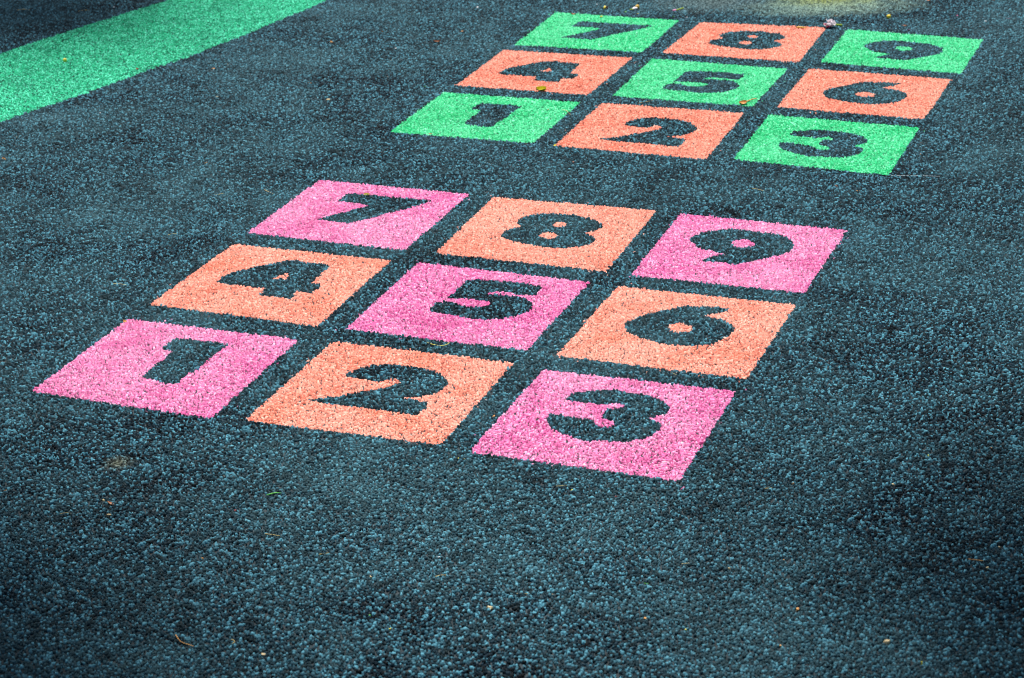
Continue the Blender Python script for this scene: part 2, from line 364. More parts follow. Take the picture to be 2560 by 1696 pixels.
M = {}
M['charcoal'] = rubber('charcoal_rubber', srgb(0, 5, 8), srgb(6, 38, 52), srgb(88, 152, 170), srgb(84, 126, 134), 0.30, 0.64, lichen=True, spec=0.16)
M['pink'] = rubber('pink_rubber', srgb(184, 40, 116), srgb(226, 114, 172), srgb(251, 206, 227), srgb(240, 182, 206), 0.34, 0.6, wear=srgb(206, 64, 140), spec=0.2)
M['peach'] = rubber('peach_rubber', srgb(200, 90, 72), srgb(236, 150, 126), srgb(250, 210, 190), srgb(240, 184, 166), 0.38, 0.6, wear=srgb(226, 128, 94), spec=0.2)
M['salmon'] = rubber('salmon_rubber', srgb(194, 82, 64), srgb(232, 142, 116), srgb(248, 196, 174), srgb(232, 168, 148), 0.34, 0.6, wear=srgb(222, 116, 88), spec=0.2)
M['green'] = rubber('green_rubber', srgb(2, 134, 78), srgb(30, 203, 129), srgb(154, 246, 200), srgb(114, 218, 168), 0.32, 0.6, wear=srgb(8, 182, 104), spec=0.2)
M['band'] = rubber('sea_green_rubber', srgb(0, 66, 50), srgb(4, 178, 124), srgb(116, 246, 206), srgb(44, 196, 148), 0.18, 0.6, wear=srgb(0, 138, 102), spec=0.2)


def sheet_mat():
    """the ground beyond the modelled granules, and the binder seen down between them"""
    mt, nt, N_, L_, P = new_mat('rubber_binder')
    g = N_.new("ShaderNodeNewGeometry")
    v = N_.new("ShaderNodeTexVoronoi")
    v.inputs["Scale"].default_value = 240
    L_.new(g.outputs["Position"], v.inputs["Vector"])
    c = ramp(nt, v.outputs["Color"], [(0.0, srgb(10, 18, 22)), (0.6, srgb(26, 42, 48)), (1.0, srgb(50, 74, 82))]).outputs["Color"]
    L_.new(c, P.inputs["Base Color"])
    b = N_.new("ShaderNodeBump")
    b.inputs["Strength"].default_value = 0.8
    b.inputs["Distance"].default_value = 0.003
    b.invert = True
    L_.new(v.outputs["Distance"], b.inputs["Height"])
    L_.new(b.outputs[0], P.inputs["Normal"])
    P.inputs["Roughness"].default_value = 0.75
    return mt


M['binder'] = sheet_mat()


def plain(name, col, col2=None, rough=0.6, scale=120, sss=0.0, trans=0.0):
    mt, nt, N_, L_, P = new_mat(name)
    tc = N_.new("ShaderNodeTexCoord")
    n = noise(nt, scale, 4, 0.6, tc.outputs["Object"])
    col2 = col2 or tuple(c * 0.6 for c in col[:3]) + (1,)
    c = ramp(nt, n.outputs["Fac"], [(0.3, col2), (0.65, col)]).outputs["Color"]
    L_.new(c, P.inputs["Base Color"])
    P.inputs["Roughness"].default_value = rough
    if sss:
        P.inputs["Subsurface Weight"].default_value = sss
        P.inputs["Subsurface Radius"].default_value = (0.004, 0.003, 0.002)
    b = N_.new("ShaderNodeBump")
    b.inputs["Strength"].default_value = 0.3
    b.inputs["Distance"].default_value = 0.0008
    L_.new(n.outputs["Fac"], b.inputs["Height"])
    L_.new(b.outputs[0], P.inputs["Normal"])
    return mt


LITTER = {
    'brown': plain('brown_leaf', srgb(186, 122, 76), srgb(120, 72, 44)),
    'dark brown': plain('dark_husk', srgb(46, 36, 32), srgb(20, 16, 14)),
    'orange': plain('orange_leaf', srgb(228, 172, 88), srgb(184, 120, 60)),
    'cream': plain('cream_wood', srgb(226, 206, 158), srgb(186, 160, 110)),
    'white': plain('white_grit', srgb(236, 238, 236), srgb(196, 204, 206)),
    'yellow': plain('yellow_petal', srgb(246, 230, 84), srgb(214, 196, 56)),
    'peach': plain('peach_crumb', srgb(238, 160, 130), srgb(210, 110, 84)),
    'pink': plain('pink_crumb', srgb(240, 170, 200), srgb(214, 106, 160)),
    'red': plain('red_crumb', srgb(200, 74, 70), srgb(140, 40, 44)),
    'green': plain('green_scrap', srgb(120, 196, 74), srgb(50, 150, 70)),
    'straw': plain('straw', srgb(212, 194, 128), srgb(160, 138, 78)),
    'berry': plain('berry_skin', srgb(250, 228, 72), srgb(232, 200, 48), 0.35, 90, 0.15),
    'lime': plain('lime_stem', srgb(186, 206, 40), srgb(140, 170, 24), 0.5),
    'grass': plain('grass_green', srgb(98, 196, 60), srgb(56, 150, 36), 0.5),
    'petal': plain('white_petal', srgb(255, 252, 252), srgb(252, 238, 244), 0.55, 60, 0),
    'magenta': plain('magenta_petal', srgb(214, 40, 132), srgb(170, 20, 100), 0.55),
    'ochre': plain('ochre_bud', srgb(232, 194, 76), srgb(200, 156, 50), 0.5),
    'leaf': plain('yellow_green_leaf', srgb(236, 224, 40), srgb(200, 190, 24), 0.45),
}


# ------------------------------------------------------------------ helpers
def link(name, data, parent=None):
    o = bpy.data.objects.new(name, data)
    COL.objects.link(o)
    if parent is not None:
        o.parent = parent
    return o


def tag(o, label=None, cat=None, group=None, kind=None):
    for k, v in (("label", label), ("category", cat), ("group", group), ("kind", kind)):
        if v:
            o[k] = v
    return o


def np_mesh(name, V, Q, mat, tone=None, smooth=False):
    """quads mesh straight from arrays"""
    me = bpy.data.meshes.new(name)
    nv, nf = len(V), len(Q)
    me.vertices.add(nv)
    me.vertices.foreach_set("co", np.ascontiguousarray(V, dtype=np.float32).ravel())
    if nf:
        k = Q.shape[1]
        me.loops.add(nf * k)
        me.loops.foreach_set("vertex_index", np.ascontiguousarray(Q, dtype=np.int32).ravel())
        me.polygons.add(nf)
        me.polygons.foreach_set("loop_start", np.arange(0, nf * k, k, dtype=np.int32))
        if tone is not None:
            a = me.attributes.new("tone", 'FLOAT', 'FACE')
            a.data.foreach_set("value", np.ascontiguousarray(tone, dtype=np.float32))
    me.update(calc_edges=True)
    me.materials.append(mat)
    return me


def granules(P, rng, pitch, loose=False, wide=0.20, z0=0.0):
    """a crushed, angular crumb of rubber at each point: tilted top, splayed sides"""
    n = len(P)
    size = np.clip(rng.normal(1.0, 0.20, n), 0.55, 1.6)
    h = pitch * ((0.42 + 0.55 * rng.random(n)) if loose else (0.44 + 0.32 * rng.random(n))) * np.sqrt(size)
    rb, rt = (0.54, 0.44) if loose else (0.57, 0.48)
    base = rng.random(n) * 2 * np.pi
    tilt = rng.normal(0, 0.26, (n, 2))
    stretch = np.clip(rng.normal(1.0, 0.18, n), 0.65, 1.45)
    V = np.zeros((n, 8, 3))
    for ring in (0, 1):
        for k in range(4):
            ang = base + k * np.pi / 2 + rng.normal(0, 0.22, n)
            if ring:
                ang += rng.normal(0, 0.25, n)
            rad = pitch * size * ((rb if ring == 0 else rt) + rng.normal(0, 0.07, n))
            x = rad * np.cos(ang) * stretch
            y = rad * np.sin(ang) / stretch
            # lay the stretch out along a random direction
            cx, sx = np.cos(base * 3.1), np.sin(base * 3.1)
            V[:, ring * 4 + k, 0] = P[:, 0] + cx * x - sx * y
            V[:, ring * 4 + k, 1] = P[:, 1] + sx * x + cx * y
            if ring == 0:
                V[:, k, 2] = z0 - 0.0004
            else:
                V[:, 4 + k, 2] = z0 + h + x * tilt[:, 0] + y * tilt[:, 1] + rng.normal(0, 0.07, n) * pitch
    f = np.array([[4, 5, 6, 7], [0, 1, 5, 4], [1, 2, 6, 5], [2, 3, 7, 6], [3, 0, 4, 7]])
    Q = (np.arange(n)[:, None, None] * 8 + f[None]).reshape(-1, 4)
    tone = np.clip(rng.normal(0.46, 0.32, n) if loose else rng.normal(0.5, wide, n), 0, 1)
    return V.reshape(-1, 3), Q, np.repeat(tone, 5)


def jitter_grid(nx, ny, rng, cols, rows, jit=0.40, drop=0.06):
    """crumb centres over nx x ny cells, each cell holding cols x rows of them in a loose staggered lattice"""
    px, py = CELL / cols, CELL / rows
    X, Y = np.meshgrid((np.arange(nx * cols) + 0.25) * px, (np.arange(ny * rows) + 0.5) * py)
    X = X + (np.arange(ny * rows) % 2)[:, None] * px * 0.5
    P = np.c_[X.ravel(), Y.ravel()]
    P += rng.uniform(-jit, jit, P.shape) * px
    return P[rng.random(len(P)) > drop]


def inside(P, poly):
    poly = np.asarray(poly)
    x, y = P[:, 0], P[:, 1]
    r = np.zeros(len(P), bool)
    j = len(poly) - 1
    for i in range(len(poly)):
        xi, yi = poly[i]
        xj, yj = poly[j]
        if yi != yj:
            r ^= ((yi > y) != (yj > y)) & (x < (xj - xi) * (y - yi) / (yj - yi) + xi)
        j = i
    return r


def spline(txt):
    """closed outline: Catmull-Rom through the points, sharp where a point is marked c"""
    pts, cor = [], []
    for t in txt.split():
        cor.append(t.endswith('c'))
        a, b = t.rstrip('c').split(',')
        pts.append((float(a), float(b)))
    n = len(pts)
    out = []
    for i in range(n):
        p1, p2 = np.array(pts[i]), np.array(pts[(i + 1) % n])
        p0 = p1 if cor[i] else np.array(pts[i - 1])
        p3 = p2 if cor[(i + 1) % n] else np.array(pts[(i + 2) % n])
        for t in (0, 0.25, 0.5, 0.75):
            out.append(0.5 * (2 * p1 + (p2 - p0) * t + (2 * p0 - 5 * p1 + 4 * p2 - p3) * t * t + (3 * p1 - p0 - 3 * p2 + p3) * t ** 3))
    return np.array(out)


def homog(src, dst):
    A = []
    for (x, y), (u, v) in zip(src, dst):
        A += [[x, y, 1, 0, 0, 0, -u * x, -u * y, -u], [0, 0, 0, x, y, 1, -v * x, -v * y, -v]]
    return np.linalg.svd(np.array(A))[2][-1].reshape(3, 3)


def wobble(P, seed, amp, freq):
    """smooth pseudo-noise offset of ground positions: hand-laid, uneven outlines"""
    r = np.random.default_rng(seed)
    o = np.zeros_like(P)
    for k in range(6):
        d = r.normal(0, 1, 2)
        d = d / np.hypot(*d) * freq * (0.6 + 1.3 * r.random())
        o += np.sin(P @ d + r.random() * 6.28)[:, None] * r.normal(0, 1, 2)
    return o * amp / 2.0


# ------------------------------------------------------------------ ground
COARSE, FINE = (21, 24), (25, 28)      # crumbs per cell: coarse charcoal, finer coloured ones
PITCH_C, PITCH_F = 0.10 / 21, 0.10 / 25
CELL = 0.10
GX0, GX1, GY0, GY1 = -3.6, 3.6, 0.9, 9.3

me = bpy.data.meshes.new("ground")
me.from_pydata([(-400, -400, 0), (400, -400, 0), (400, 400, 0), (-400, 400, 0)], [], [(0, 1, 2, 3)])
me.materials.append(M['binder'])
ground = tag(link("ground", me), "charcoal rubber crumb playground surface", None, kind="structure")

# outlines of everything that is laid in colour
SQUARES = []
for grid, table in (("nearer", NEAR), ("farther", FAR)):
    for n in range(1, 10):
        if grid == "nearer":
            colour = 'pink' if n % 2 else 'peach'
        else:
            colour = 'green' if n % 2 else 'salmon'
        SQUARES.append((grid, n, colour, np.array(table[n])))
BAND_L = np.array([(-2.35, 4.45), (-1.98, 5.07), (-1.68, 5.55), (-1.398, 6.003), (-1.298, 6.161), (-1.192, 6.313), (-1.100, 6.430), (-1.011, 6.559), (-0.86, 6.79), (-0.70, 7.05), (-0.52, 7.38)])
BAND_R = np.array([(-2.08, 4.06), (-1.74, 4.60), (-1.46, 5.06), (-1.266, 5.346), (-1.173, 5.467), (-1.076, 5.601), (-0.975, 5.748), (-0.871, 5.892), (-0.764, 6.060), (-0.652, 6.250), (-0.574, 6.390), (-0.515, 6.51), (-0.40, 6.74), (-0.22, 7.12)])
BAND = np.vstack([BAND_L, BAND_R[::-1]])

cells_x = np.arange(GX0, GX1 - 1e-6, CELL)
cells_y = np.arange(GY0, GY1 - 1e-6, CELL)
UQ = [(0, 0), (1, 0), (1, 1), (0, 1)]
ALL_H = [homog(q, UQ) for _, _, _, q in SQUARES]


def local(Hm, P):
    q = np.c_[P, np.ones(len(P))] @ Hm.T
    return q[:, :2] / q[:, 2:]


# which cells of ground need crumbs of their own because colour is laid in them
probe = np.stack(np.meshgrid(np.linspace(-0.06, 1.06, 10), np.linspace(-0.06, 1.06, 10)), -1).reshape(-1, 2) * CELL
free_cells, own_cells, band_cells = [], [], []
for cx in cells_x:
    for cy in cells_y:
        pp = probe + (cx, cy)
        inb = inside(pp, BAND)
        if inb.all() and not (-1.6 < cx < -0.4 and 5.1 < cy < 6.75):
            band_cells.append((cx, cy))
            continue
        hit = inb.any()
        for (g, n, c, q), Hm in zip(SQUARES, ALL_H):
            if hit:
                break
            if abs(q.mean(0) - (cx + CELL / 2, cy + CELL / 2)).max() > 0.6:
                continue
            l = local(Hm, pp)
            hit = ((l > -0.02) & (l < 1.02)).all(1).any()
        (own_cells if hit else free_cells).append((cx, cy))

NX, NY = len(cells_x), len(cells_y)
own_mask = np.zeros((NX, NY), bool)
for cx, cy in own_cells:
    own_mask[int(round((cx - GX0) / CELL)), int(round((cy - GY0) / CELL))] = True


def lattice(shape):
    out = []
    for iy in range(NY):                       # row by row of cells, to keep the arrays small
        if not own_mask[:, iy].any():
            continue
        P = jitter_grid(NX, 1, RNG, *shape)
        P += (GX0, GY0 + iy * CELL)
        ix = np.clip(((P[:, 0] - GX0) / CELL).astype(int), 0, NX - 1)
        out.append(P[own_mask[ix, iy]])
    return np.vstack(out)


DIGIT_MID = {n: np.vstack([np.array([[float(v) for v in t.rstrip('c').split(',')] for t in txt.split()]) for txt in DIGITS[n]]).mean(0) for n in DIGITS}


def sort_crumbs(own):
    """-1 charcoal ground, k coloured square, 100+k its numeral, 50 the band"""
    owner = np.full(len(own), -1)
    shift = own + wobble(own, 3, 0.0008, 45) + wobble(own, 4, 0.0003, 240)
    owner[inside(own + wobble(own, 5, 0.0030, 22) + wobble(own, 8, 0.0018, 150), BAND)] = 50
    for k, ((g, n, c, q), Hm) in enumerate(zip(SQUARES, ALL_H)):
        sel = np.where((abs(own - q.mean(0)) < 0.32).all(1))[0]
        l = local(Hm, shift[sel])
        rr = np.random.default_rng(40 + k).uniform(0.005, 0.028, 4)     # slightly rounded corners of its own
        d = np.maximum(abs(l[:, 0] - 0.5), abs(l[:, 1] - 0.5))
        ins = d < 0.5
        for (ux, uy), r in zip(UQ, rr):
            ex, ey = abs(l[:, 0] - ux), abs(l[:, 1] - uy)
            ins &= ~((ex < r) & (ey < r) & (np.hypot(r - ex, r - ey) > r))
        dig = np.zeros(len(sel), bool)
        outs = [spline(txt) for txt in DIGITS[n]]
        if g == "farther":
            du, dv, su, sv = FAR_FIT[n]
            c0 = DIGIT_MID[n]
            outs = [(o_ - c0) * (su, sv) + c0 + (du, dv) for o_ in outs]
        for ou, ov in ((0, 0), (0.003, 0), (-0.003, 0), (0, 0.003), (0, -0.003)):       # crumbs that lean over the stencil's edge
            dd = np.zeros(len(sel), bool)
            for o_ in outs:
                dd ^= inside(l + (ou, ov), o_)
            dig |= dd
        owner[sel[ins & ~dig]] = k
        owner[sel[ins & dig]] = 100 + k
        # crumbs of colour strayed just over the edge
        patchy = np.sin(own[sel] @ np.array([31.0, 17.0]) + k) + np.sin(own[sel] @ np.array([-13.0, 41.0]))
        over = (~ins) & (d < 0.57) & (RNG.random(len(sel)) < 0.035 * (1 + patchy) * np.exp(-(d - 0.5) / 0.02))
        owner[sel[over]] = k
    return owner


coarse, fine = lattice(COARSE), lattice(FINE)
own_c, own_f = sort_crumbs(coarse), sort_crumbs(fine)

# plain stretches: a few patches of crumbs laid over and over with turns, joined to the crumbs that follow the outlines
ng = bpy.data.node_groups.new("lay_crumbs", 'GeometryNodeTree')
ng.interface.new_socket("Geometry", in_out='INPUT', socket_type='NodeSocketGeometry')
ng.interface.new_socket("Geometry", in_out='OUTPUT', socket_type='NodeSocketGeometry')
gi, go = ng.nodes.new("NodeGroupInput"), ng.nodes.new("NodeGroupOutput")
NVAR = 6


def attr(name, typ):
    nd = ng.nodes.new("GeometryNodeInputNamedAttribute")
    nd.data_type = typ
    nd.inputs["Name"].default_value = name
    return nd.outputs["Attribute"]


def pick_faces(src, v):
    s2 = ng.nodes.new("GeometryNodeSeparateGeometry"); s2.domain = 'FACE'
    cp = ng.nodes.new("FunctionNodeCompare"); cp.data_type = 'INT'; cp.operation = 'EQUAL'
    ng.links.new(attr("variant", 'INT'), cp.inputs[2]); cp.inputs[3].default_value = v
    ng.links.new(src, s2.inputs[0]); ng.links.new(cp.outputs[0], s2.inputs["Selection"])
    return s2.outputs["Selection"]


sp = ng.nodes.new("GeometryNodeSeparateGeometry"); sp.domain = 'POINT'
ng.links.new(gi.outputs[0], sp.inputs[0]); ng.links.new(attr("spot", 'BOOLEAN'), sp.inputs["Selection"])
jn = ng.nodes.new("GeometryNodeJoinGeometry")
for v in range(NVAR):
    g2 = ng.nodes.new("GeometryNodeGeometryToInstance")
    ng.links.new(pick_faces(sp.outputs["Inverted"], v), g2.inputs[0]); ng.links.new(g2.outputs[0], jn.inputs[0])
ip = ng.nodes.new("GeometryNodeInstanceOnPoints")
ng.links.new(sp.outputs["Selection"], ip.inputs["Points"]); ng.links.new(jn.outputs[0], ip.inputs["Instance"])
ip.inputs["Pick Instance"].default_value = True
ng.links.new(attr("pick", 'INT'), ip.inputs["Instance Index"])
e2r = ng.nodes.new("FunctionNodeEulerToRotation")
ng.links.new(attr("turn", 'FLOAT_VECTOR'), e2r.inputs[0]); ng.links.new(e2r.outputs[0], ip.inputs["Rotation"])
j2 = ng.nodes.new("GeometryNodeJoinGeometry")
ng.links.new(ip.outputs[0], j2.inputs[0]); ng.links.new(pick_faces(sp.outputs["Inverted"], -1), j2.inputs[0])
ng.links.new(j2.outputs[0], go.inputs[0])


def crumb_field(name, edge_pts, cells, shape, pitch, mat, parent=None, **kw):
    Vt, Qt, Tt, Vid, off = [], [], [], [], 0
    for v in range(-1, NVAR):
        P = edge_pts if v < 0 else jitter_grid(1, 1, RNG, *shape) - CELL / 2
        a, b, t = granules(P, RNG, pitch, **kw)
        Vt.append(a); Qt.append(b + off); Tt.append(t); Vid.append(np.full(len(b), v))
        off += len(a)
    n = len(cells)
    V = np.vstack(Vt + [np.array([(cx + CELL / 2, cy + CELL / 2, 0) for cx, cy in cells])])
    me = np_mesh(name, V, np.vstack(Qt), mat, np.concatenate(Tt))
    isp = np.zeros(len(V), bool); isp[off:] = True
    pick = np.zeros(len(V), np.int32); pick[off:] = RNG.integers(0, NVAR, n)
    turn = np.zeros((len(V), 3), np.float32); turn[off:, 2] = RNG.integers(0, 4, n) * math.pi / 2
    for nm, typ, dom, key, arr in (("variant", 'INT', 'FACE', "value", np.concatenate(Vid).astype(np.int32)), ("spot", 'BOOLEAN', 'POINT', "value", isp),
                                   ("pick", 'INT', 'POINT', "value", pick), ("turn", 'FLOAT_VECTOR', 'POINT', "vector", turn.ravel())):
        me.attributes.new(nm, typ, dom).data.foreach_set(key, arr)
    o = link(name, me, parent)
    o.modifiers.new("lay_crumbs", 'NODES').node_group = ng
    return o


tag(crumb_field("charcoal_crumbs", coarse[own_c == -1], free_cells, COARSE, PITCH_C, M['charcoal'], ground, loose=True), kind="stuff")

# ------------------------------------------------------------------ the green band
bandm = own_f == 50
a, b, t = granules(fine[bandm], RNG, PITCH_F, False, 0.30)
band = tag(link("green_band", np_mesh("green_band", a, b, M['band'], t)),
           "wide sea-green rubber band crossing the upper left corner of the ground", "ground marking")
# the band runs on past both ends of the view
tag(crumb_field("green_crumbs", fine[:0], band_cells, FINE, PITCH_F, M['band'], band, wide=0.30), kind="stuff")

# ------------------------------------------------------------------ numbered squares
WORDS = 'zero one two three four five six seven eight nine'.split()
for k, (g, n, c, q) in enumerate(SQUARES):
    ctr = q.mean(0)
    a, b, t = granules(fine[own_f == k] - ctr, RNG, PITCH_F)
    sq = link("number_square", np_mesh("number_square", a, b, M[c], t))
    sq.location = (ctr[0], ctr[1], 0)
    tag(sq, f"{c} rubber square with the numeral {WORDS[n]} in the {g} number grid", "number square", f"squares of the {g} number grid")
    a, b, t = granules(coarse[own_c == 100 + k] - ctr, RNG, PITCH_C, True)
    tag(link("numeral", np_mesh("numeral", a, b, M['charcoal'], t), sq), f"charcoal numeral {WORDS[n]}")

# ------------------------------------------------------------------ litter on the ground
ZTOP = 0.0021


def smooth(me):
    for p in me.polygons:
        p.use_smooth = True
    return me


def tube(name, pts, rads, mat, sides=6):
    V, F = [], []
    pts = [Vector(p) for p in pts]
    n = len(pts)
    for i, p in enumerate(pts):
        d = (pts[min(i + 1, n - 1)] - pts[max(i - 1, 0)]).normalized()
        u = d.cross(Vector((0, 0, 1))) if abs(d.z) < 0.75 else Vector((0, 1, 0)).cross(d)
        u.normalize()
        w = u.cross(d)
        for s in range(sides):
            an = 2 * math.pi * s / sides
            V.append(p + (u * math.cos(an) + w * math.sin(an)) * rads[i])
    for i in range(n - 1):
        for s in range(sides):
            F.append((i * sides + s, i * sides + (s + 1) % sides, (i + 1) * sides + (s + 1) % sides, (i + 1) * sides + s))
    F.append(tuple(range(sides))[::-1])
    F.append(tuple((n - 1) * sides + s for s in range(sides)))
    me = bpy.data.meshes.new(name)
    me.from_pydata(V, [], F)
    me.materials.append(mat)
    return smooth(me)


def resample(pts, k=3):
    out = []
    n = len(pts)
    for i in range(n - 1):
        p1, p2 = np.array(pts[i], float), np.array(pts[i + 1], float)
        p0 = np.array(pts[max(i - 1, 0)], float); p3 = np.array(pts[min(i + 2, n - 1)], float)
        for t in np.arange(k) / k:
            out.append(0.5 * (2 * p1 + (p2 - p0) * t + (2 * p0 - 5 * p1 + 4 * p2 - p3) * t * t + (3 * p1 - p0 - 3 * p2 + p3) * t ** 3))
    out.append(np.array(pts[-1], float))
    return out


def blade(name, L, W, mat, curl=0.3, cup=0.25, nx=8, ny=4, tip=1.0, thick=0.0004):
    """a leaf or petal: pointed outline, cupped across, curled along, with two faces and an edge"""
    top = []
    for i in range(nx + 1):
        s = i / nx
        w = W * 0.5 * (math.sin(math.pi * min(1, s * 0.93 + 0.04)) ** (0.75 * tip))
        for j in range(ny + 1):
            tt = j / ny * 2 - 1
            x = (s - 0.5) * L
            y = tt * w
            z = cup * W * (tt * tt) * 0.5 + curl * L * (s - 0.45) ** 2 + 0.04 * W * math.sin(7 * s + 3 * tt)
            top.append((x, y, z))
    n = len(top)
    V = top + [(x, y, z - thick) for x, y, z in top]
    F = []
    for i in range(nx):
        for j in range(ny):
            q = (i * (ny + 1) + j, (i + 1) * (ny + 1) + j, (i + 1) * (ny + 1) + j + 1, i * (ny + 1) + j + 1)
            F += [q, tuple(n + v for v in q[::-1])]
    rim = [j for j in range(ny + 1)] + [(i + 1) * (ny + 1) + ny for i in range(nx)] + [nx * (ny + 1) + j for j in range(ny - 1, -1, -1)] + [i * (ny + 1) for i in range(nx - 1, 0, -1)]
    for a_, b_ in zip(rim, rim[1:] + rim[:1]):
        F.append((b_, a_, n + a_, n + b_))
    me = bpy.data.meshes.new(name)
    me.from_pydata(V, [], F)
    me.materials.append(mat)
    return smooth(me)


def ball(name, r, mat, sx=1, sy=1, sz=1, seed=0, lump=0.04, seg=14, rings=9, dimple=True):
    rg = random.Random(seed)
    ph = [rg.random() * 6 for _ in range(4)]
    V, F = [], []
    for i in range(rings + 1):
        th = math.pi * i / rings
        for s in range(seg):
            an = 2 * math.pi * s / seg
            rr = r * (1 + lump * math.sin(3 * an + ph[0]) * math.sin(2 * th + ph[1]) + lump * math.cos(2 * an + ph[2]))
            if dimple and th < 0.5:
                rr *= 0.90 + 0.2 * th
            V.append((rr * math.sin(th) * math.cos(an) * sx, rr * math.sin(th) * math.sin(an) * sy, rr * math.cos(th) * sz))
    for i in range(rings):
        for s in range(seg):
            F.append((i * seg + s, (i + 1) * seg + s, (i + 1) * seg + (s + 1) % seg, i * seg + (s + 1) % seg))
    me = bpy.data.meshes.new(name)
    me.from_pydata(V, [], F)
    me.materials.append(mat)
    return smooth(me)


def shard(name, L, mat, rg, flat=0.45):
    """an angular chip: an uneven six-sided slab"""
    V, F = [], []
    asp = rg.uniform(0.45, 0.85)
    for zz in (0, 1):
        for k in range(6):
            an = k * math.pi / 3 + rg.uniform(-0.25, 0.25)
            r = L * 0.5 * rg.uniform(0.75, 1.1) * (1 if zz == 0 else rg.uniform(0.65, 0.9))
            V.append((r * math.cos(an), r * math.sin(an) * asp, zz * L * flat * rg.uniform(0.75, 1.1)))
    F = [(5, 4, 3, 2, 1, 0), (6, 7, 8, 9, 10, 11)] + [(k, (k + 1) % 6, 6 + (k + 1) % 6, 6 + k) for k in range(6)]
    me = bpy.data.meshes.new(name)
    me.from_pydata(V, [], F)
    me.materials.append(mat)
    return me


NOUN = {"leaf flake": ("leaf_flake", "leaf flake"), "leaf scrap": ("leaf_scrap", "leaf scrap"), "petal scrap": ("petal_scrap", "petal"),
        "wood chip": ("wood_chip", "wood chip"), "grit grain": ("grit_grain", "grit"), "rubber crumb": ("rubber_crumb", "rubber crumb"),
        "seed husk": ("seed_husk", "seed husk")}
for i, (c, noun, x, y, L, label) in enumerate(CHIPS):
    rg = random.Random(500 + i)
    nm, cat = NOUN[noun]
    mat = LITTER[c]
    if noun in ("leaf flake", "leaf scrap", "petal scrap"):
        me = blade(nm, L * 1.15, L * rg.uniform(0.5, 0.75), mat, rg.uniform(0.2, 0.9), rg.uniform(0.2, 0.7), 6, 3)
        z = ZTOP + 0.0006
        tilt = rg.uniform(-0.35, 0.35)
    elif noun == "wood chip":
        me = shard(nm, L * 1.1, mat, rg, 0.28)
        z, tilt = ZTOP - 0.0004, rg.uniform(-0.15, 0.15)
    else:
        me = shard(nm, L * 0.95, mat, rg, 0.55)
        z, tilt = ZTOP - 0.0008, rg.uniform(-0.2, 0.2)
    o = link(nm, me)
    o.location = (x, y, z)
    o.rotation_euler = (tilt, rg.uniform(-0.2, 0.2), rg.uniform(0, 6.28))
    tag(o, label, cat, "plant litter and grit scattered on the ground")

for i, (c, r, pts, label) in enumerate(STALKS):
    rg = random.Random(900 + i)
    p3 = [(x, y, ZTOP + r * 0.8 + (0.0015 * math.sin(3 * k + i) ** 2)) for k, (x, y) in enumerate(pts)]
    ctr = np.mean(p3, axis=0); ctr[2] = 0
    rs = resample(p3)
    n = len(rs)
    nm = "thread" if "thread" in label else ("twig" if "twig" in label else "straw")
    o = link(nm, tube(nm, [tuple(q - ctr) for q in rs], [r * (1 - 0.45 * k / (n - 1)) for k in range(n)], LITTER[c]))
    o.location = ctr
    tag(o, label, nm, "straws and twigs scattered on the ground")

# berries
for x, y, r, label, seed in ((-1.1983, 5.8991, 0.0058, "round yellow berry lying on the wide green band", 1),
                             (1.0882, 6.0576, 0.0066, "round yellow berry behind the green square nine", 2)):
    o = link("berry", ball("berry", r, LITTER['berry'], 1, 1, 0.95, seed))
    o.location = (x, y, ZTOP + r * 0.9)
    o.rotation_euler = (0.4, 0.3, seed)
    tag(o, label, "berry", "fallen yellow berries")
    st = link("stem_scar", ball("stem_scar", r * 0.2, LITTER['dark brown'], 1, 1, 0.5, seed, dimple=False, seg=8, rings=4), o)
    st.location = (0, 0, r * 0.86)


def root(name, x, y, rz=0, z=0.0):
    e = bpy.data.objects.new(name, None)
    e.empty_display_size = 0.01
    COL.objects.link(e)
    e.location = (x, y, z)
    e.rotation_euler = (0, 0, rz)
    return e


# pink and white blossom lying on its side
fl = root("blossom", 0.9156, 5.9842, math.radians(11))
fl.scale = (1.05, 1.05, 1.05)
tag(fl, "white and magenta fallen blossom with a lime stem at the corner of salmon square eight", "blossom", "fallen blossoms and buds")
for k in range(7):
    an = 2 * math.pi * k / 7
    p = link("petal", blade("petal", 0.021, 0.017, LITTER['petal'], 0.5, 0.5, 8, 4, 0.5, 0.0006), fl)
    p.location = (-0.003 + 0.0065 * math.cos(an), 0.0065 * math.sin(an), ZTOP + 0.0058 + 0.0025 * (k % 3) + 0.002 * math.sin(an))
    p.rotation_euler = (0.38, -0.30 * math.cos(an), an)
for k in range(2):
    an = math.pi * k + 0.5
    p = link("petal", blade("petal", 0.012, 0.009, LITTER['magenta'], 0.7, 0.8, 8, 4, 0.6, 0.0005), fl)
    p.location = (-0.0165 + 0.008 * k, 0.001 - 0.005 * k, ZTOP + 0.0075 - 0.0045 * k)
    p.rotation_euler = (0.9, 0.3, 1.2 + k * 1.6)
    p["label"] = "magenta inner petal"
link("stem", tube("stem", resample([(0.006, 0, ZTOP + 0.007), (0.017, 0.001, ZTOP + 0.0055), (0.031, 0.003, ZTOP + 0.003)]), [0.0022] * 7, LITTER['lime'], 8), fl)

